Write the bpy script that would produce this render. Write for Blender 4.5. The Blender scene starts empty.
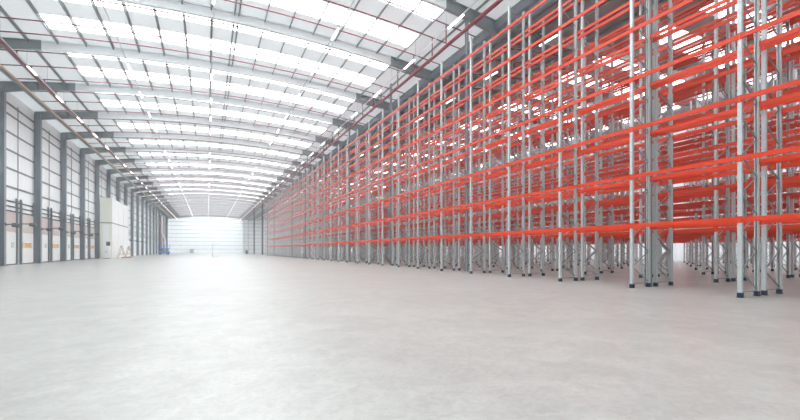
import bpy, math, random
from mathutils import Vector
random.seed(7)
S = bpy.context.scene
COL = S.collection
PI = math.pi

# ------------------------------------------------------------------ helpers
def srgb(r, g, b):
    def f(v):
        v /= 255.0
        return v / 12.92 if v <= .04045 else ((v + .055) / 1.055) ** 2.4
    return (f(r), f(g), f(b), 1)

def material(name, col, rough=.5, metal=0., var=0., scale=3., bump=0., spec=.5):
    m = bpy.data.materials.new(name); m.use_nodes = True
    nt = m.node_tree; b = nt.nodes['Principled BSDF']
    b.inputs['Base Color'].default_value = col
    b.inputs['Roughness'].default_value = rough
    b.inputs['Metallic'].default_value = metal
    b.inputs['Specular IOR Level'].default_value = spec
    if var or bump:
        tc = nt.nodes.new('ShaderNodeTexCoord')
        n = nt.nodes.new('ShaderNodeTexNoise'); n.inputs['Scale'].default_value = scale
        n.inputs['Detail'].default_value = 5
        nt.links.new(tc.outputs['Object'], n.inputs['Vector'])
        if var:
            r = nt.nodes.new('ShaderNodeValToRGB')
            r.color_ramp.elements[0].position = .3; r.color_ramp.elements[1].position = .7
            r.color_ramp.elements[0].color = tuple(max(0, c * (1 - var)) for c in col[:3]) + (1,)
            r.color_ramp.elements[1].color = tuple(min(1, c * (1 + var)) for c in col[:3]) + (1,)
            nt.links.new(n.outputs['Fac'], r.inputs['Fac'])
            nt.links.new(r.outputs['Color'], b.inputs['Base Color'])
        if bump:
            bp = nt.nodes.new('ShaderNodeBump'); bp.inputs['Strength'].default_value = bump
            nt.links.new(n.outputs['Fac'], bp.inputs['Height'])
            nt.links.new(bp.outputs['Normal'], b.inputs['Normal'])
    return m

def emitter(name, col, strength):
    m = bpy.data.materials.new(name); m.use_nodes = True
    b = m.node_tree.nodes['Principled BSDF']
    b.inputs['Base Color'].default_value = col
    b.inputs['Roughness'].default_value = .5
    b.inputs['Emission Color'].default_value = col
    b.inputs['Emission Strength'].default_value = strength
    return m

class MB:
    """collects boxes, bars, sweeps; build() links them as one mesh object"""
    def __init__(s): s.v, s.f, s.m = [], [], []
    def face(s, idx, mi=0): s.f.append(idx); s.m.append(mi)
    def box(s, x0, x1, y0, y1, z0, z1, mi=0):
        b = len(s.v)
        s.v += [(x, y, z) for z in (z0, z1) for y in (y0, y1) for x in (x0, x1)]
        for q in ((0,2,3,1),(4,5,7,6),(0,1,5,4),(2,6,7,3),(0,4,6,2),(1,3,7,5)):
            s.face([b + i for i in q], mi)
        return s
    def bar(s, p, q, w, t=None, mi=0):
        """rectangular bar from p to q"""
        p, q = Vector(p), Vector(q); d = (q - p).normalized()
        up = Vector((0,0,1)) if abs(d.z) < .95 else Vector((1,0,0))
        a = d.cross(up).normalized(); c = a.cross(d)
        t = t or w; b = len(s.v)
        for e in (p, q):
            for i, j in ((-1,-1),(1,-1),(1,1),(-1,1)):
                s.v.append(tuple(e + a * (i * w / 2) + c * (j * t / 2)))
        for i in range(4):
            s.face([b + i, b + (i + 1) % 4, b + 4 + (i + 1) % 4, b + 4 + i], mi)
        s.face([b + 3, b + 2, b + 1, b], mi); s.face([b + 4, b + 5, b + 6, b + 7], mi)
        return s
    def tube(s, pts, r, n=8, mi=0):
        pts = [Vector(p) for p in pts]; b0 = len(s.v); N = len(pts)
        for k, p in enumerate(pts):
            d = (pts[min(k + 1, N - 1)] - pts[max(k - 1, 0)]).normalized()
            up = Vector((0,0,1)) if abs(d.z) < .9 else Vector((1,0,0))
            a = d.cross(up).normalized(); c = a.cross(d)
            for i in range(n):
                t = 2 * PI * i / n
                s.v.append(tuple(p + a * (r * math.cos(t)) + c * (r * math.sin(t))))
        for k in range(N - 1):
            for i in range(n):
                j = (i + 1) % n
                s.face([b0 + k*n + i, b0 + k*n + j, b0 + (k+1)*n + j, b0 + (k+1)*n + i], mi)
        s.face([b0 + i for i in range(n)][::-1], mi)
        s.face([b0 + (N-1)*n + i for i in range(n)], mi)
        return s
    def sweep(s, prof, place, n, mi=0):
        """closed profile prof at stations place(k, (a,b)) -> point, k = 0..n-1"""
        b0 = len(s.v); P = len(prof)
        for k in range(n):
            for ab in prof: s.v.append(tuple(place(k, ab)))
        for k in range(n - 1):
            for i in range(P):
                j = (i + 1) % P
                s.face([b0 + k*P + i, b0 + k*P + j, b0 + (k+1)*P + j, b0 + (k+1)*P + i], mi)
        s.face([b0 + i for i in range(P)][::-1], mi)
        s.face([b0 + (n-1)*P + i for i in range(P)], mi)
        return s
    def mesh(s, name, mats):
        me = bpy.data.meshes.new(name); me.from_pydata(s.v, [], s.f)
        for m in (mats if isinstance(mats, (list, tuple)) else [mats]): me.materials.append(m)
        me.polygons.foreach_set('material_index', s.m)
        me.validate(); me.update()
        import bmesh
        bm = bmesh.new(); bm.from_mesh(me); bmesh.ops.recalc_face_normals(bm, faces=bm.faces); bm.to_mesh(me); bm.free()
        return me
    def build(s, name, mats, parent=None):
        return link(name, s.mesh(name, mats), parent)

def link(name, me, parent=None, loc=None):
    o = bpy.data.objects.new(name, me); COL.objects.link(o)
    if parent is not None: o.parent = parent
    if loc is not None: o.location = loc
    return o
def tag(o, label=None, cat=None, group=None, kind=None):
    if label: o['label'] = label
    if cat: o['category'] = cat
    if group: o['group'] = group
    if kind: o['kind'] = kind
    return o
def struct(o, label, cat, group=None): return tag(o, label, cat, group, 'structure')
ORD = ['zeroth','first','second','third','fourth','fifth','sixth','seventh','eighth','ninth','tenth','eleventh','twelfth',
       'thirteenth','fourteenth','fifteenth','sixteenth','seventeenth','eighteenth','nineteenth','twentieth']
def nth(n):
    if n <= 20: return ORD[n]
    t = {2:'twenty',3:'thirty',4:'forty'}[n // 10]
    return t + ('-' + ORD[n % 10] if n % 10 else '') if n % 10 else {2:'twentieth',3:'thirtieth',4:'fortieth'}[n // 10]

# ------------------------------------------------------------------ camera
F, CX, VX, HY, H = 395.69, 400., 207.4, 250.12, 1.52
TH = math.atan((CX - VX) / F); CT, ST = math.cos(TH), math.sin(TH)
cam = bpy.data.cameras.new('camera'); co = bpy.data.objects.new('camera', cam); COL.objects.link(co)
cam.sensor_fit = 'HORIZONTAL'; cam.sensor_width = 36; cam.lens = 36 * F / 800
cam.shift_y = (HY - 210) / 800
cam.clip_end = 1000
co.location = (0, 0, H); co.rotation_euler = (PI / 2, 0, -TH)
S.camera = co
def proj(x, y, z):
    d = y * CT + x * ST
    if d < .5: return None
    return CX + F * (x * CT - y * ST) / d, HY - F * (z - H) / d, d
def in_view(x, y, z, m=4):
    p = proj(x, y, z)
    return p is not None and -m < p[0] < 800 + m and -m < p[1] < 420 + m

# ------------------------------------------------------------------ materials
M_conc = material('concrete', srgb(222, 217, 210), .42, var=.06, scale=.5, spec=.5)
def concrete():
    nt = M_conc.node_tree; b = nt.nodes['Principled BSDF']
    tc = nt.nodes.new('ShaderNodeTexCoord')
    def noise(sc, det, dist=0):
        n = nt.nodes.new('ShaderNodeTexNoise'); n.inputs['Scale'].default_value = sc
        n.inputs['Detail'].default_value = det; n.inputs['Distortion'].default_value = dist
        nt.links.new(tc.outputs['Object'], n.inputs['Vector']); return n
    a, c, e = noise(.35, 6, .6), noise(1.6, 9, .8), noise(45, 3); g = noise(7, 6, 1.5)
    def ramp(src, p0, p1, v0, v1):
        r = nt.nodes.new('ShaderNodeMapRange'); r.inputs[1].default_value = p0; r.inputs[2].default_value = p1
        r.inputs[3].default_value = v0; r.inputs[4].default_value = v1
        nt.links.new(src.outputs['Fac'], r.inputs[0]); return r
    def mul(x, y):
        m = nt.nodes.new('ShaderNodeMath'); m.operation = 'MULTIPLY'
        nt.links.new(x.outputs[0], m.inputs[0]); nt.links.new(y.outputs[0], m.inputs[1]); return m
    v = mul(mul(mul(ramp(a, .3, .7, .92, 1.05), ramp(c, .34, .66, .89, 1.06)), ramp(e, .3, .7, .95, 1.04)), ramp(g, .35, .65, .90, 1.05))
    hs = nt.nodes.new('ShaderNodeMix'); hs.data_type = 'RGBA'; hs.blend_type = 'MULTIPLY'
    hs.inputs[0].default_value = 1
    hs.inputs[6].default_value = srgb(180, 181, 177)
    cb = nt.nodes.new('ShaderNodeCombineColor')
    for i in range(3): nt.links.new(v.outputs[0], cb.inputs[i])
    nt.links.new(cb.outputs[0], hs.inputs[7])
    nt.links.new(hs.outputs[2], b.inputs['Base Color'])
    b.inputs['Roughness'].default_value = .3; b.inputs['Specular IOR Level'].default_value = .6
concrete()
def roof_sheet(name, through):
    m = bpy.data.materials.new(name); m.use_nodes = True
    nt = m.node_tree; nt.nodes.clear()
    out = nt.nodes.new('ShaderNodeOutputMaterial'); mx = nt.nodes.new('ShaderNodeMixShader')
    d = nt.nodes.new('ShaderNodeBsdfDiffuse'); t = nt.nodes.new('ShaderNodeBsdfTranslucent')
    d.inputs['Color'].default_value = srgb(226, 230, 231); t.inputs['Color'].default_value = (.8, .82, .83, 1)
    mx.inputs[0].default_value = through
    nt.links.new(d.outputs[0], mx.inputs[1]); nt.links.new(t.outputs[0], mx.inputs[2]); nt.links.new(mx.outputs[0], out.inputs[0])
    return m
M_deck = roof_sheet('roof_sheet', .15)  # translucency added so sky light brightens the deck from above
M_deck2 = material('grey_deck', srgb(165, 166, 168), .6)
M_clad = material('white_cladding', srgb(242, 245, 247), .55, var=.015, scale=.4)
M_farclad = roof_sheet('end_sheet', .3)  # translucency added to make the far and right walls glow
M_steel = material('grey_steel', srgb(142, 151, 160), .5, var=.05, scale=1.5)
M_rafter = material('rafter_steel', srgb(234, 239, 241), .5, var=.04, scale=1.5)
M_rafter_shade = material('rafter_shade_steel', srgb(134, 144, 148), .5, var=.04, scale=1.5)  # darker copy of the rafter steel; shade at the ends put into colour
M_mid = material('mid_grey_steel', srgb(134, 141, 148), .5, var=.04, scale=1.5)
M_purlin = material('purlin_steel', srgb(140, 147, 150), .5)
M_rail = material('rail_steel', srgb(120, 127, 133), .5)
M_galv = material('galvanised_steel', srgb(200, 206, 207), .42, .3, var=.06, scale=14)
M_galv_d = material('brace_steel', srgb(140, 146, 150), .45, .35, var=.08, scale=14)
M_foot = material('blue_grey_foot', srgb(16, 44, 66), .5)
M_orange = material('orange_paint', srgb(224, 56, 2), .42, var=.03, scale=2)
M_red = material('sprinkler_red', srgb(122, 30, 48), .4)
M_white = material('white_enamel', srgb(238, 240, 240), .4)
M_cream = material('cream_panel', srgb(232, 236, 222), .5)
M_header = material('header_panel', srgb(202, 191, 187), .6, var=.06, scale=1.2)
M_dark = material('dark_grey', srgb(58, 62, 66), .5)
M_lampgrey = material('lamp_grey', srgb(96, 102, 108), .5)
M_tray = material('tray_beige', srgb(226, 188, 156), .5)
M_blue = material('lift_blue', srgb(20, 118, 214), .4)
M_rubber = material('rubber', srgb(28, 28, 30), .7)
M_wood = material('pale_wood', srgb(190, 165, 140), .6, var=.15, scale=8)
M_yellow = material('amber_paint', srgb(236, 176, 70), .5)
M_sheet = material('red_sheet', srgb(190, 120, 105), .7)
M_glass = material('door_glass', srgb(246, 250, 250), .15)
RL = 4.2
HAZE = .0027
M_roofl = emitter('rooflight_sheet', (.95, .985, 1, 1), RL)
M_lamp = emitter('lamp_lens', (1, .99, .96, 1), 3.0)

# ------------------------------------------------------------------ setting
RY0, RS = 32.33, 9.15                       # rafter grid along the hall
K0, K1 = -5, 21
YB, YF = RY0 + K0 * RS, RY0 + K1 * RS       # end walls
XW, XV, XE = -18.05, 19.45, 57.0            # left wall, valley, right wall
PURL = 1.88
def roof1(x): return H + 17.95 - .0041 * (x - 3.32) ** 2
def roof2(x): return H + 17.95 - .0041 * (x - 38.0) ** 2

fl = MB(); fl.box(XW - .6, XE + .6, YB - .6, YF + .6, -.3, 0)
struct(fl.build('floor', M_conc), 'pale grey concrete floor of the hall', 'floor')

# profiled cladding walls
def clad_wall(name, p0, p1, ztop, mat, label, out):
    """corrugated sheet from p0 to p1; out = unit vector away from the hall"""
    a, b = Vector(p0), Vector(p1); d = (b - a); L = d.length; d.normalize()
    n = int(L / .5); prof = []
    for i in range(n + 1):
        t = L * i / n
        prof.append(a + d * t + Vector(out) * (.04 if i % 2 else 0))
    m = MB()
    if mat is M_farclad:                    # one skin of light-passing sheet
        for p in prof: m.v += [(p.x, p.y, -.1), (p.x, p.y, ztop)]
        for i in range(len(prof) - 1): m.face([2*i, 2*i + 2, 2*i + 3, 2*i + 1])
    else:
        back = [b + Vector(out) * .25, a + Vector(out) * .25]
        m.sweep([(p.x, p.y) for p in prof + back], lambda k, q: (q[0], q[1], (-.1, ztop)[k]), 2)
    return struct(m.build(name, mat), label, 'wall')
clad_wall('wall_left', (XW, YB, 0), (XW, YF, 0), 18.0, M_clad, 'white clad long wall with the dock doors on the left', (-1, 0, 0))
clad_wall('wall_right', (XE, YB, 0), (XE, YF, 0), 19.2, M_farclad, 'white clad long wall beyond the last row of racking', (1, 0, 0))
clad_wall('wall_back', (XW, YB, 0), (XE, YB, 0), 20.0, M_clad, 'white clad end wall behind the viewpoint', (0, -1, 0))
clad_wall('wall_front', (XW, YF, 0), (XV - 2.6, YF, 0), 20.0, M_farclad, 'bright white end wall at the far end of the open floor', (0, 1, 0))
clad_wall('wall_front_right', (XV - 2.6, YF, 0), (XE, YF, 0), 20.0, M_clad, 'greyer end wall seen past the far end of the racking', (0, 1, 0))

# roofs: deck sheets with rooflight strips let into them
OFF = [0, .75, 2.65, 4.85, 7.0, RS]
def roof(fn, xs, light_span, name, label, hall):
    m = MB()
    lights = []
    for k in range(K0, K1):
        y0 = RY0 + k * RS
        for j in range(5):
            ya, yb = y0 + OFF[j], y0 + OFF[j + 1]
            strip = MB() if j in (1, 3) and k >= -4 else None
            run = []
            for i in range(len(xs) - 1):
                xa, xb = xs[i], xs[i + 1]; mid = (xa + xb) / 2
                if strip is not None and light_span[0] < mid < light_span[1]:
                    run.append((xa, xb))
                else:
                    b = len(m.v)
                    m.v += [(xa, ya, fn(xa)), (xb, ya, fn(xb)), (xb, yb, fn(xb)), (xa, yb, fn(xa))]
                    m.face([b, b+1, b+2, b+3])
            if strip is not None and run:
                px = [run[0][0]] + [r[1] for r in run]
                for q in range(len(px)):
                    pass
                prof = [(ya, 0), (yb, 0), (yb, .05), (ya, .05)]
                strip.sweep(prof, lambda s_, ab: (px[s_], ab[0], fn(px[s_]) + ab[1]), len(px))
                lights.append((strip, (ya + yb) / 2))
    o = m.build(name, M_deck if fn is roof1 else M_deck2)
    struct(o, label, 'ceiling')
    return lights
xs1 = [XW - .3] + [-11.0 + PURL * k for k in range(-3, 17)] + [XV]
ls1 = (-11.1, -11.0 + PURL * 14 + .1)
xs2 = [XV] + [38.0 + PURL * k for k in range(-9, 10)] + [XE + .3]
ls2 = (38 - PURL * 3 - .1, 38 + PURL * 7 + .1)
wn = 0
for fn, xs, ls, nm, lb, hall in ((roof1, xs1, ls1, 'ceiling', 'curved pale grey sheet roof over the open floor', 'open floor'),
                                 (roof2, xs2, ls2, 'ceiling_right', 'curved pale grey sheet roof over the deep racking', 'deep racking')):
    seen = 0
    for strip, yc in roof(fn, xs, ls, nm, lb, hall):
        wn += 1
        o = strip.build('window_%d' % wn, M_roofl)
        mx = (ls[0] + ls[1]) / 2
        vis = any(in_view(ls[0] + (ls[1] - ls[0]) * q / 8, yc, fn(mx)) for q in range(9))
        if vis: seen += 1
        struct(o, ('%s bright rooflight strip from the near end over the %s' % (nth(seen), hall)) if vis
               else 'bright rooflight strip over the %s, nearer than the photo shows' % hall, 'rooflight',
               None if vis else 'rooflights out of the photo')

# rafters: curved I beams with deep haunches towards their ends
def i_arc(fn, x0, x1, xa, xb, mat, name, g=0):
    """curved I section between xa and xb of a rafter that spans x0..x1"""
    n = max(6, int((xb - xa) / .8)); xs = [xa + (xb - xa) * i / (n - 1) for i in range(n)]
    def depth(x):
        e = min(x - x0, x1 - x); t = max(0, 1 - e / 5.5)
        return .74 + .3 * t * t + g
    m = MB(); top = -.05; fw = .15 + g / 2
    m.sweep([(-fw, 0), (fw, 0), (fw, -.03), (-fw, -.03)], lambda k, q: (xs[k], q[0], fn(xs[k]) + top + q[1]), n)
    m.sweep([(-fw, 0), (fw, 0), (fw, .03), (-fw, .03)], lambda k, q: (xs[k], q[0], fn(xs[k]) + top - depth(xs[k]) + q[1]), n)
    m.sweep([(-.012, 0), (.012, 0), (.012, 1), (-.012, 1)],
            lambda k, q: (xs[k], q[0], fn(xs[k]) + top - .02 - (1 - q[1]) * (depth(xs[k]) - .04)), n)
    k = max(2, int((xb - xa) / 4.5))
    for x in [xa + (xb - xa) * i / k for i in range(0, k + 1)]:
        x = min(max(x, xa + .012), xb - .012)
        m.box(x - .012, x + .012, -fw, fw, fn(x) + top - depth(x) + .02, fn(x) + top - .02)
    return m.mesh(name, mat)
for fn, x0, x1, hall in ((roof1, XW + .1, XV - .1, 'open floor'), (roof2, XV + .1, XE - .1, 'deep racking')):
    xa, xb = (x0 + 5.9, x1 - 4.6) if fn is roof1 else (x0 + 4.6, x1 - 5.9)
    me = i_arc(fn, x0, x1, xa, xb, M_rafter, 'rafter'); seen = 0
    me_h = [i_arc(fn, x0, x1, x0, xa, M_rafter_shade, 'haunch'), i_arc(fn, x0, x1, xb, x1, M_rafter_shade, 'haunch')]
    for k in range(K0, K1 + 1):
        y = RY0 + k * RS + (.16 if k == K0 else -.16 if k == K1 else 0)
        o = link('rafter', me if k < K1 else i_arc(fn, x0, x1, xa, xb, M_rafter_shade, 'rafter'), None, (0, y, 0))  # last rafter gets the dark colour to stand in for backlighting
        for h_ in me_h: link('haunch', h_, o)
        vis = any(in_view(x0 + (x1 - x0) * q / 12, y, fn(x0 + (x1 - x0) * q / 12) - .4) for q in range(13))
        if vis: seen += 1
        struct(o, ('%s curved grey steel rafter from the near end over the %s' % (nth(seen), hall)) if vis
               else 'curved grey steel rafter over the %s, nearer than the photo shows' % hall, 'rafter', None if vis else 'rafters out of the photo')

# purlins: cold-rolled Z sections along the hall
def zsec(x, fn, lip):
    z = fn(x) - .012
    m = MB()
    m.box(x - .012, x + .012, YB, YF, z - .22, z)
    m.box(x - .012, x + .075, YB, YF, z - .015, z)
    m.box(x - .075, x + .012, YB, YF, z - .22, z - .2)
    return m
px1 = [x for x in xs1[1:-1]] + [1.86]
for i, x in enumerate(sorted(px1)):
    struct(zsec(x, roof1, 1).build('purlin', M_purlin), '%s thin grey purlin from the left wall, under the roof of the open floor' % nth(i + 1), 'purlin')
for i, x in enumerate(xs2[1:-1]):
    struct(zsec(x, roof2, 1).build('purlin', M_purlin), '%s thin grey purlin beyond the valley, over the deep racking' % nth(i + 1), 'purlin')
# valley gutter
g = MB(); zv = min(roof1(XV), roof2(XV))
g.sweep([(-.45, .1), (-.4, -.35), (.4, -.35), (.45, .1)], lambda k, q: (XV + q[0], (YB, YF)[k], zv + q[1]), 2)
g.box(XV - .15, XV + .15, YB, YF, zv - .95, zv - .36)
struct(g.build('beam_valley', M_steel), 'long grey valley beam where the two roofs meet above the racking', 'beam')

# left wall: columns, cladding rails
def i_col(x0, x1, y, w, ztop, mat=M_steel, axis='x'):
    """H section: web along X between two flanges facing the hall"""
    m = MB(); t = .03
    m.box(x0, x0 + t, y - w / 2, y + w / 2, 0, ztop); m.box(x1 - t, x1, y - w / 2, y + w / 2, 0, ztop)
    m.box(x0 + t, x1 - t, y - .02, y + .02, 0, ztop)
    m.box(x0 - .03, x1 + .03, y - w / 2 - .04, y + w / 2 + .04, 0, .03)
    for z in (4.2, 8.4, 12.6): m.box(x0 + t, x1 - t, y - w / 2 + .01, y + w / 2 - .01, z, z + .02)
    return m
seen = 0
for k in range(K0 + 1, K1):
    y = RY0 + k * RS
    o = i_col(XW + .06, XW + .64, y, .42, roof1(XW + .4) - .3).build('column', M_steel)
    vis = in_view(XW + .6, y, 8)
    if vis: seen += 1
    struct(o, ('%s tall grey steel column from the near end of the left wall' % nth(seen)) if vis
           else 'tall grey steel column of the left wall, nearer than the photo shows', 'column', None if vis else 'wall columns out of the photo')
    o = i_col(XE - .64, XE - .06, y, .42, roof2(XE - .4) - .3).build('column', M_steel)
    struct(o, 'grey steel column of the far right wall behind the racking', 'column', 'columns of the right wall')
RAILS = [7.95, 9.8, 11.65, 13.45, 15.25, 16.3]
for i, z in enumerate(RAILS):
    m = MB(); m.box(XW + .002, XW + .05, YB, YF, z - .09, z + .09)
    struct(m.build('wall_rail', M_rail), '%s grey cladding rail up the white left wall, above the doors' % nth(i + 1), 'rail')
for i, z in enumerate([5.5, 5.98, 6.5]):
    m = MB(); m.box(XW + .002, XW + .045, YB, YF, z - .07, z + .07)
    struct(m.build('wall_rail', M_dark), '%s of three dark rails just above the dock doors' % nth(i + 1), 'rail')
for i, z in enumerate([2 + 1.95 * q for q in range(9)]):
    m = MB(); m.box(XW + .1, XE - .1, YF - .05, YF - .002, z - .09, z + .09)
    struct(m.build('wall_rail', M_rail), '%s thin rail up the white far end wall' % nth(i + 1), 'rail')
xg = [XW + (XV - XW) * q / 5 for q in range(1, 5)] + [XV - 2.6, XV, XV + 6, XV + 12]
for i, x in enumerate(xg):
    m = MB(); m.box(x - .12, x + .12, YF - .34, YF - .055, 0, 16.5)
    struct(m.build('column', M_rafter), '%s slim post from the left on the far end wall' % nth(i + 1), 'column')
# mid-bay joint posts on the left wall
seen = 0
for k in range(K0, K1):
    y = RY0 + (k + .5) * RS
    m = MB(); m.box(XW + .052, XW + .10, y - .035, y + .035, 7.0, 16.6)
    o = m.build('trim_joint', M_rail)
    vis = in_view(XW, y, 12)
    if vis: seen += 1
    struct(o, ('%s thin upright joint from the near end of the left wall cladding' % nth(seen)) if vis
           else 'thin upright joint of the left wall, nearer than the photo shows', 'trim', None if vis else 'joints out of the photo')

# ------------------------------------------------------------------ dock doors on the left wall
dn = 0
def dock_door(y0, y1, marked, label):
    global dn; dn += 1
    x = XW + .05
    root = bpy.data.objects.new('door_%d' % dn, None); COL.objects.link(root); root.location = (XW, (y0 + y1) / 2, 0)
    oy = -(y0 + y1) / 2; ox = -XW
    def P(name, m, mat):
        o = m.build(name, mat, root)
        o.data.transform(__import__('mathutils').Matrix.Translation((ox, oy, 0))); return o
    m = MB()
    for q in range(6):
        m.box(x, x + .05, y0, y1, .12 + q * .54, .12 + q * .54 + .525)
    panel = P('door_panel', m, M_white)
    m = MB(); m.box(x + .005, x + .06, y0 + .02, y1 - .02, .02, .12); P('bottom_seal', m, M_dark)
    m = MB(); m.box(x, x + .04, y0, y1, 3.42, 5.4); P('header', m, M_header)
    for s, yy in ((-1, y0 - .09), (1, y1 + .09)):
        m = MB(); m.box(x, x + .16, yy - .075, yy + .075, 0, 6.9); m.box(x + .16, x + .2, yy - .02, yy + .02, .2, 6.7)
        P('guide_rail', m, M_rail)
    for yy in (y0 + .75, y1 - .75):
        m = MB(); m.box(x + .05, x + .062, yy - .22, yy + .22, 1.85, 2.25); P('window', m, M_glass)
        fr = MB()
        for a, b, c, d in ((-.26, -.22, 1.81, 2.29), (.22, .26, 1.81, 2.29), (-.22, .22, 1.81, 1.85), (-.22, .22, 2.25, 2.29)):
            fr.box(x + .05, x + .07, yy + a, yy + b, c, d)
        P('window_frame', fr, M_rail)
    if marked:
        m = MB(); m.box(x + .05, x + .06, y0 + 1.05, y1 - 1.05, 1.8, 2.3)
        m.box(x + .05, x + .06, y0 + .2, y0 + .45, 1.7, 2.4)
        P('warning_panel', m, M_yellow)
    return struct(root, label, 'dock door')
DOORBAYS = [0, 1, 2, 3, 4, 5]
for i, k in enumerate(DOORBAYS):
    y = RY0 + k * RS
    near = i - 1                             # the bay before the frame edge hides its doors
    tag1 = '%s white dock door, %s half of the %s door bay' 
    if k < 2:
        lab = ['white dock door in a bay nearer than the photo shows'] * 2; gp = 'dock doors out of the photo'
    else:
        b = nth(k - 1); gp = None
        lab = ['white dock door on the near side of the guide posts, %s door bay of the left wall' % b,
               'white dock door with amber panel past the guide posts, %s door bay of the left wall' % b]
    a = dock_door(y + .55, y + 4.0, False, lab[0]); c_ = dock_door(y + 5.2, y + 8.6, True, lab[1])
    if gp: a['group'] = gp; c_['group'] = gp

def dock_light(x, y, z, L, label, group):
    root = bpy.data.objects.new('dock_lamp_mount', None); COL.objects.link(root); root.location = (x, y, z)
    m = MB(); m.box(0, .05, -.1, .1, -.15, .15); m.build('wall_plate', M_dark, root)
    m = MB(); m.tube([(.05, 0, 0), (L, 0, 0)], .06, 8); m.tube([(.05, 0, -.12), (L * .6, 0, -.01)], .02, 6); m.build('arm', M_rail, root)
    m = MB(); m.tube([(L - .2, 0, -.05), (L + .05, 0, -.07), (L + .32, 0, -.12)], .2, 12); m.build('lamp_head', M_lampgrey, root)
    return tag(root, label, 'dock light', group)
for k in range(2, 7):
    y = RY0 + k * RS; b = nth(k - 1)
    if k < 6: dock_light(XW + .02, y + 4.6, 4.3, 1.2, 'dark lamp on a wall arm between the doors of the %s bay' % b, 'dock lamps')
    if k < 6: dock_light(XW + .645, y, 4.0, .7, 'dark lamp on a short arm on the %s column of the left wall' % b, 'dock lamps')
for k in range(9, 13):
    dock_light(XW + .645, RY0 + k * RS, 4.0, .7, 'small dark lamp on the %s column past the white enclosure' % nth(k - 8), 'dock lamps')

# ------------------------------------------------------------------ racking
L, YR = 3.6, 6.63
LEV = [2.5, 4.46, 6.36, 8.36, 10.34, 12.25, 14.12]
PH = 15.3
PW, PD = .115, .11            # post face along Y, depth along X
N0, N1 = -1, 32               # frames
def post_mb(flip=1, z0=.0):
    w, d, t = PW / 2, PD / 2, .012
    prof = [(-d, -w), (-d, w), (d, w), (d, w - .03), (d - t, w - .03), (d - t, w - t), (-d + t, w - t),
            (-d + t, -w + t), (d - t, -w + t), (d - t, -w + .03), (d, -w + .03), (d, -w)]
    m = MB(); m.sweep([(flip * a, b) for a, b in prof], lambda k, q: (q[0], q[1], (z0, PH)[k]), 2)
    return m
def foot_mb():
    m = MB(); m.box(-.09, .09, -.08, .08, 0, .012)
    m.box(-.065, .065, -.066, -.058, .012, .16); m.box(-.065, .065, .058, .066, .012, .16)
    m.box(-.065, -.056, -.066, .066, .012, .16); m.box(.056, .065, -.066, .066, .012, .16)
    return m
FD = 1.06                     # post centre to post centre
def brace_mb():
    m = MB(); a, b = .03, FD - .03
    m.bar((a, 0, .17), (b, 0, .17), .035, .03); m.bar((a, 0, PH - .3), (b, 0, PH - .3), .035, .03)
    z, side = .24, 1
    while z + .62 < PH - .3:
        p, q = (b, a) if side > 0 else (a, b)
        m.bar((p, 0, z), (q, 0, z + .6), .035, .03); z += .62; side = -side
    return m
def cat(*ms):
    r = MB()
    for m, off in ms:
        b = len(r.v); r.v += [(v[0] + off[0], v[1] + off[1], v[2] + off[2]) for v in m.v]
        r.f += [[b + i for i in f] for f in m.f]; r.m += m.m
    return r
me_post_f = post_mb(1).mesh('post', M_galv); me_post_b = post_mb(-1).mesh('post', M_galv)
me_foot = foot_mb().mesh('foot_plate', M_foot); me_brace = brace_mb().mesh('bracing', M_galv_d)
fm = cat((post_mb(1), (0, 0, 0)), (post_mb(-1), (FD, 0, 0)))
br = brace_mb(); br.m = [1] * len(br.f); ft = foot_mb(); ft.m = [2] * len(ft.f)
me_frame = cat((fm, (0, 0, 0)), (br, (0, 0, 0)), (ft, (0, 0, 0)), (ft, (FD, 0, 0))).mesh('upright_frame', [M_galv, M_galv_d, M_foot])
def beam_mb(fine=True):
    """stepped box beam with an end connector at each post; x<0 is the outer face"""
    m = MB(); y0, y1 = PW / 2 + .004, L - PW / 2 - .004
    hb = .075
    prof = [(-.03, -hb), (.02, -hb), (.02, hb - .03), (.0, hb - .03), (.0, hb), (-.03, hb)] if not fine else \
           [(-.03, -hb + .006), (-.024, -hb), (.014, -hb), (.02, -hb + .006), (.02, hb - .03), (.0, hb - .03), (.0, hb - .005), (-.006, hb), (-.024, hb), (-.03, hb - .006)]
    m.sweep(prof, lambda k, q: (q[0], (y0, y1)[k], q[1]), 2)
    for ya, yb, yc, yd in ((y0 - .001, y0 + .005, .004, y0), (y1 - .005, y1 + .001, y1, L - .004)):
        m.box(-.036, .03, ya, yb, -.115, .105)
        m.box(-.036, -.031, yc, yd, -.115, .105)
    return m
me_beam_o = beam_mb().mesh('beam', M_orange)
bi = beam_mb(); bi.v = [(-v[0], v[1], v[2]) for v in bi.v]
me_beam_i = bi.mesh('beam', M_orange)
XO = PD / 2 - .02             # beam offset outwards from the post centre
PAIRS = 7
ROWLAB = ['front row of pallet racking with orange beams facing the open floor',
          'second row of pallet racking, back to back behind the front row']
row = 0
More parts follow.
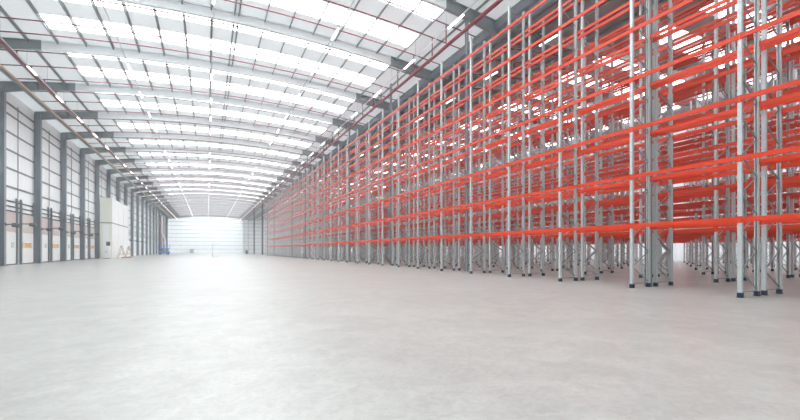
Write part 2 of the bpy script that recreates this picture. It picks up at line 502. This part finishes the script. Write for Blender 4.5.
for p in range(PAIRS):
    for s, dx in ((0, 0), (1, 1.545)):
        row += 1
        xb = 15.36 + 6.16 * p + dx
        root = bpy.data.objects.new('pallet_rack', None); COL.objects.link(root); root.location = (xb, YR + N0 * L, 0)
        if row <= 2: lab = ROWLAB[row - 1]
        else:
            lab = '%s row of orange-beamed pallet racking back from the open floor, %s' % (nth(row), 'facing an aisle' if s == 0 else 'back to back')
        tag(root, lab, 'pallet rack', 'parallel rows of orange and grey pallet racking')
        for n in range(N0, N1 + 1):
            y = (n - N0) * L
            if p < 2:
                fr = bpy.data.objects.new('upright_frame', None); COL.objects.link(fr); fr.parent = root; fr.location = (0, y, 0)
                link('post', me_post_f, fr); link('post', me_post_b, fr, (FD, 0, 0))
                link('bracing', me_brace, fr)
                link('foot_plate', me_foot, fr); link('foot_plate', me_foot, fr, (FD, 0, 0))
            else:
                link('upright_frame', me_frame, root, (0, y, 0))
        allb = []
        for n in range(N0, N1):
            for z in LEV:
                for side in (0, 1):
                    xx = -XO if side == 0 else FD + XO
                    y = (n - N0) * L
                    c = 0
                    for t in (.1, .35, .65, .9):
                        q = proj(xb + xx, root.location.y + y + t * L, z)
                        if q and -5 < q[0] < 805 and -5 < q[1] < 425: c += 1 / q[2]
                    allb.append((-c, y if c else 1e3 - y, z, side, xx))
        allb.sort()
        for c, y, z, side, xx in allb[:100]:
            y = y if c else 1e3 - y
            link('beam', me_beam_o if side == 0 else me_beam_i, root, (xx, y, z))
        rest = MB()
        bo, bn = beam_mb(False), beam_mb(False); bn.v = [(-v[0], v[1], v[2]) for v in bn.v]
        for c, y, z, side, xx in allb[100:]:
            y = y if c else 1e3 - y
            src = bo if side == 0 else bn
            b = len(rest.v)
            rest.v += [(v[0] + xx, v[1] + y, v[2] + z) for v in src.v]
            rest.f += [[b + i for i in f] for f in src.f]; rest.m += src.m
        o = link('far_beams', rest.mesh('far_beams', M_orange), root); o['kind'] = 'stuff'

# columns of the building standing in the gap of the first pair of rows
XC = 16.6
YC = [10.34 + 12.92 * q for q in range(11)] + [165.5, 191, 212.3]
for i, y in enumerate(YC):
    end = 130 < y < 180                     # the two heavy columns past the racks
    m = MB(); w, d = (.26, .26) if end else (.075, .105)
    for sy in (-1, 1): m.box(XC - w, XC + w, y + sy * d - .012, y + sy * d + .012, 0, roof1(XC) - .5)
    m.box(XC - .014, XC + .014, y - d, y + d, 0, roof1(XC) - .5)
    m.box(XC - w, XC + w, y - d - .012, y + d + .012, 0, .02)
    struct(m.build('column', M_dark if end else M_mid), '%s grey steel column from the near end, standing in the gap behind the front rack row' % nth(i + 1), 'column')

# ------------------------------------------------------------------ sprinkler pipework
def pipework(fn, xa, xb_, mains, label):
    root = bpy.data.objects.new('sprinkler_pipework', None); COL.objects.link(root); root.location = (mains[0][0], RY0, mains[0][1])
    off = -Vector(root.location)
    def P(name, m):
        o = m.build(name, M_red, root); o.data.transform(__import__('mathutils').Matrix.Translation(off)); return o
    for x, z in mains:
        m = MB(); m.tube([(x, YB + 1, z), (x, YF - .6, z)], .13, 10)
        y = YB + 4
        while y < YF - 1:
            m.tube([(x - .0, y, z), (x, y + .14, z)], .165, 10); y += 6.1
        P('main_pipe', m)
    n = 0
    for k in range(-1, K1):
        for q in (.5, 3.45, 6.5):
            y = RY0 + k * RS + q
            if any(abs(y - c) < .5 for c in YC): y += .95
            xs = [xa + (xb_ - xa) * i / 18 for i in range(19)]
            m = MB(); m.tube([(x, y, fn(x) - .75) for x in xs], .045, 6)
            for x, z in mains: m.tube([(x, y, z + .05), (x, y, fn(x) - .75)], .05, 6)
            for i in range(13):
                x = xa + (xb_ - xa) * (i + .5) / 13
                m.tube([(x, y, fn(x) - .7), (x, y, fn(x) - .87)], .018, 5)
            P('branch_pipe', m); n += 1
    return tag(root, label, 'sprinkler pipes', 'sprinkler pipes under the two roofs')
pipework(roof1, -16.2, 18.4, [(-13.75, H + 15.45), (15.75, H + 14.95)], 'dark red sprinkler pipes under the roof of the open floor')
pipework(roof2, 21.0, 56.0, [(24.0, H + 15.6), (52.0, H + 15.6)], 'dark red sprinkler pipes under the second roof, over the deep racking')

# ------------------------------------------------------------------ strip lights on tracks
TR = [(-13.1, 14.95, 'along the left wall'), (-6.35, 16.55, 'left of the middle'), (.37, 17.0, 'over the middle of the floor'),
      (8.75, 16.5, 'right of the middle'), (15.1, 15.5, 'along the front of the racking'), (23.6, 16.2, 'over the racks beyond the valley')]
lamp = MB(); lamp.sweep([(-.07, 0), (.07, 0), (.09, -.05), (-.09, -.05)], lambda k, q: (q[0], (-.9, .9)[k], q[1]), 2)
me_lh = lamp.mesh('housing', M_white)
lens = MB(); lens.sweep([(-.085, -.052), (.085, -.052), (.05, -.1), (-.05, -.1)], lambda k, q: (q[0], (-.88, .88)[k], q[1]), 2)
me_ll = lens.mesh('lens', M_lamp)
for x, zz, where in TR:
    z = H + zz; fn = roof1 if x < XV else roof2
    root = bpy.data.objects.new('light_track', None); COL.objects.link(root); root.location = (x, 0, z)
    m = MB(); m.box(-.03, .03, YB + 1, YF - 1, 0, .06); m.build('rail', M_galv, root)
    yy = [RY0 + k * RS / 2 + .4 for k in range(K0 * 2 + 1, K1 * 2)]
    m = MB(); m.box(-.035, .035, yy[0], yy[-1], .055, .075)
    for y in yy: m.box(-.006, .006, y - .006, y + .006, .07, fn(x) - z - .02)
    m.build('hanger', M_rail, root)
    tag(root, 'long white lighting track %s' % where, 'light track', 'lighting tracks under the roofs')
    seen = 0
    for k in range(-8, 26):
        y = 49.8 + 6.85 * k
        if not (YB + 3 < y < YF - 3): continue
        vis = in_view(x, y, z)
        if not vis and y < 8: continue
        t = bpy.data.objects.new('pendant_strip_light', None); COL.objects.link(t); t.location = (x, y, z - .002)
        link('housing', me_lh, t); link('lens', me_ll, t)
        if vis: seen += 1
        tag(t, ('%s strip light along the track %s' % (nth(seen), where)) if vis else
            'strip light out of the photo, track %s' % where, 'strip light', 'strip lights on the tracks')

# cable tray and conduit high on the left wall
root = bpy.data.objects.new('cable_tray', None); COL.objects.link(root); root.location = (-15.6, 0, H + 15.25)
m = MB(); m.box(-.15, .15, YB + 1, YF - 1, 0, .015); m.box(-.15, -.135, YB + 1, YF - 1, .015, .09); m.box(.135, .15, YB + 1, YF - 1, .015, .09)
m.build('tray', M_rail, root)
m = MB(); m.box(.155, .275, YB + 1, YF - 1, .0, .1); m.build('conduit', M_tray, root)
m = MB(); m.box(-.02, .02, RY0 + K0 * RS + 1, RY0 + K1 * RS - 1, .016, .03)
for k in range(K0, K1): m.box(-.01, .01, RY0 + k * RS + 1, RY0 + k * RS + 1.02, .02, roof1(-15.6) - H - 15.27)
m.build('hanger', M_rail, root)
tag(root, 'cable tray with a beige conduit running along the top of the left wall', 'cable tray')

# ------------------------------------------------------------------ white enclosure against the left wall
root = bpy.data.objects.new('enclosure', None); COL.objects.link(root); root.location = (-16.5, 95.5, 0)
X0, X1, Y0, Y1, ZT = -.85, .95, -8.2, 8.2, 10.95
m = MB(); m.box(X0, X1 - .01, Y0 + .01, Y1, 0, ZT - .12); m.build('side_panel', M_cream, root)
for q in range(3):
    ya = Y0 + (Y1 - Y0) * q / 3 + .07; yb = Y0 + (Y1 - Y0) * (q + 1) / 3 - .07
    m = MB(); m.box(X1 - .01, X1 + .03, ya, yb, .08, 6.35); m.build('front_panel', M_white, root)
    m = MB(); m.box(X1 - .01, X1 + .03, ya, yb, 6.55, ZT - .12); m.build('front_panel', M_white, root)
m = MB(); m.box(X1 - .009, X1 + .07, Y0, Y1, 6.37, 6.53); m.box(X0, X1 + .07, Y0 - .04, Y0 + .009, 6.37, 6.53); m.build('band', M_rail, root)
m = MB(); m.box(X0 - .0, X1 + .06, Y0 - .05, Y1 + .05, ZT - .12, ZT); m.build('roof', M_white, root)
m = MB(); m.box(X0 + .45, X1 - .45, Y0 - .02, Y0 + .01, .05, 6.2); m.build('access_door', M_clad, root)
tag(root, 'tall white box enclosure standing against the columns of the left wall', 'enclosure')
# control cabinet beside it
root = bpy.data.objects.new('control_cabinet', None); COL.objects.link(root); root.location = (-16.0, 85.4, 0)
m = MB(); m.box(-.55, .55, -.35, .35, .1, 2.3); m.build('body', M_white, root)
m = MB(); m.box(-.5, .5, -.3, .3, 0, .1); m.build('plinth', M_dark, root)
for s in (-1, 1):
    m = MB(); m.box(min(s * .02, s * .52), max(s * .02, s * .52), -.38, -.35, .15, 2.25); d = m.build('door', M_white, root)
    m = MB(); m.box(s * .08 - .02, s * .08 + .02, -.42, -.38, 1.1, 1.3); m.build('handle', M_dark, d)
m = MB(); m.box(.0, .5, -.25, .25, 2.3, 3.0); m.build('fan_box', M_dark, root)
tag(root, 'white two door cabinet with a dark box on top beside the tall enclosure', 'cabinet')
# trestles in front of the enclosure
def trestle(x, y, label):
    root = bpy.data.objects.new('trestle', None); COL.objects.link(root); root.location = (x, y, 0)
    m = MB(); m.box(-.05, .05, -.8, .8, 2.2, 2.32); m.build('top_rail', M_wood, root)
    for sy in (-1, 1):
        for sx in (-1, 1):
            m = MB(); m.bar((sx * .6, sy * .7, .01), (sx * .03, sy * .6, 2.24), .07); m.build('leg', M_wood, root)
    m = MB(); m.bar((-.4, -.67, .8), (.4, -.67, .8), .07); m.bar((-.4, .67, .8), (.4, .67, .8), .07); m.build('cross_bar', M_wood, root)
    return tag(root, label, 'trestle', 'wooden trestles by the enclosure')
trestle(-14.3, 88.5, 'wooden trestle nearest the camera in front of the white enclosure')
trestle(-14.3, 96.0, 'wooden trestle further along the front of the white enclosure')
m = MB()
for i in range(4):
    m.bar((-14.5 + .25 * i, 90.4, .1 + .0 * i), (-14.4 + .25 * i, 94.5, .1), .2, .2)
sh = m.build('board_bundle', M_sheet); tag(sh, 'low bundle of reddish boards on the floor between the two trestles', 'boards')

# ------------------------------------------------------------------ things at the far end
root = bpy.data.objects.new('scissor_lift', None); COL.objects.link(root); root.location = (-13.2, 156, 0); root.scale = (1.15, 1.15, 1.15)
m = MB(); m.box(-1.5, 1.5, -.6, .6, .35, .95); m.build('chassis', M_blue, root)
for sx in (-1, 1):
    for sy in (-1, 1):
        m = MB(); m.tube([(sx * 1.05, sy * .6 - .12, .3), (sx * 1.05, sy * .6 + .12, .3)], .3, 16); m.build('wheel', M_rubber, root)
m = MB()
for i in range(3):
    z = 1.0 + i * .25
    m.bar((-1.2, -.35, z), (1.2, -.35, z + .22), .09); m.bar((1.2, -.3, z), (-1.2, -.3, z + .22), .09)
    m.bar((-1.2, .35, z), (1.2, .35, z + .22), .09); m.bar((1.2, .3, z), (-1.2, .3, z + .22), .09)
m.build('scissor_arms', M_dark, root)
m = MB(); m.box(-1.5, 1.5, -.65, .65, 1.75, 1.9); m.build('platform', M_blue, root)
m = MB()
for sx in (-1.45, 0, 1.45):
    for sy in (-.6, .6): m.bar((sx, sy, 1.9), (sx, sy, 2.9), .05)
for z in (2.4, 2.9):
    for sy in (-.6, .6): m.bar((-1.45, sy, z), (1.45, sy, z), .05)
    for sx in (-1.45, 1.45): m.bar((sx, -.6, z), (sx, .6, z), .05)
m.build('guard_rail', M_blue, root)
tag(root, 'small blue scissor lift parked in the far left corner of the hall', 'scissor lift')
m = MB(); m.tube([(-16.4, 176.5, 0), (-16.4, 176.5, 15.0)], .3, 12); m.box(-16.75, -16.05, 176.15, 176.85, 0, .04)
tag(m.build('riser_pipe', M_red), 'thick red upright pipe behind the blue lift in the far left corner', 'pipe')
m = MB(); m.tube([(-16.2, 183, 15), (-16.2, 183, 8.3), (-15.3, 183, 6), (-15.0, 183, 5.5), (-15.0, 183, .02)], .28, 12)
tag(m.build('duct', M_white), 'white bent duct coming down by the blue lift in the far left corner', 'duct')
m = MB(); m.box(-14.5, -14.0, 178.75, 179.25, 0, 14.5); m.box(-14.7, -13.8, 178.55, 179.45, 0, .05)
struct(m.build('column', M_dark), 'dark upright column behind the blue lift in the far left corner', 'column')
root = bpy.data.objects.new('cabinet', None); COL.objects.link(root); root.location = (-7.0, 222.6, 0)
m = MB(); m.box(-.8, .8, -.4, .4, .1, 2.2); m.build('body', M_rail, root)
for s in (-1, 1):
    m = MB(); m.box(min(s * .02, s * .76), max(s * .02, s * .76), -.43, -.4, .15, 2.15); m.build('door', M_steel, root)
m = MB(); m.box(-.78, .78, -.38, .38, 0, .1); m.build('plinth', M_dark, root)
tag(root, 'small grey cabinet standing against the far white end wall', 'cabinet')
root = bpy.data.objects.new('steel_stand', None); COL.objects.link(root); root.location = (1.0, 96, 0)
m = MB(); m.box(-.09, .09, -.09, .09, .06, 2.8); m.build('upright', M_galv, root)
m = MB(); m.box(-.06, 1.1, -.05, .05, 2.8, 2.9); m.box(.06, 1.0, -.04, .04, 1.9, 1.98); m.build('arm', M_galv, root)
m = MB(); m.box(-.1, 1.3, -.06, .06, 0, .06); m.box(-.1, .02, -.6, .6, 0, .06); m.build('base', M_galv, root)
tag(root, 'thin pale grey steel stand alone on the open floor far ahead', 'stand')
m = MB(); m.box(13.6, 14.5, 168, 168.7, 0, 1.1); m.box(13.75, 14.35, 168.1, 168.6, 1.1, 1.5)
tag(m.build('crate', M_dark), 'dark crate on the floor past the far end of the front rack row', 'crate')

# ------------------------------------------------------------------ light
w = bpy.data.worlds.new('world'); S.world = w; w.use_nodes = True
w.node_tree.nodes['Background'].inputs[0].default_value = (.9, .95, 1, 1)
w.node_tree.nodes['Background'].inputs[1].default_value = 2.1
# faint even haze volume filling the hall
M_haze = bpy.data.materials.new('haze'); M_haze.use_nodes = True
nt = M_haze.node_tree; nt.nodes.clear()
out = nt.nodes.new('ShaderNodeOutputMaterial'); vs = nt.nodes.new('ShaderNodeVolumeScatter')
vs.inputs['Color'].default_value = (.97, .985, 1, 1)
vs.inputs['Density'].default_value = HAZE; vs.inputs['Anisotropy'].default_value = .3
nt.links.new(vs.outputs[0], out.inputs['Volume'])
m = MB(); m.box(XW - 1.5, XE + 1.5, YB - 1.5, YF + 1.5, -.8, 21.5)
tag(m.build('haze', M_haze), 'faint pale haze filling the hall, whitening the far end', 'haze', None, 'stuff')

S.view_settings.view_transform = 'Standard'
S.view_settings.look = 'None'
S.view_settings.gamma = 1
S.view_settings.use_curve_mapping = False
S.view_settings.exposure = 0.7
cy = S.cycles
cy.use_denoising = True
cy.max_bounces = 10; cy.diffuse_bounces = 6; cy.glossy_bounces = 4
cy.sample_clamp_indirect = 8
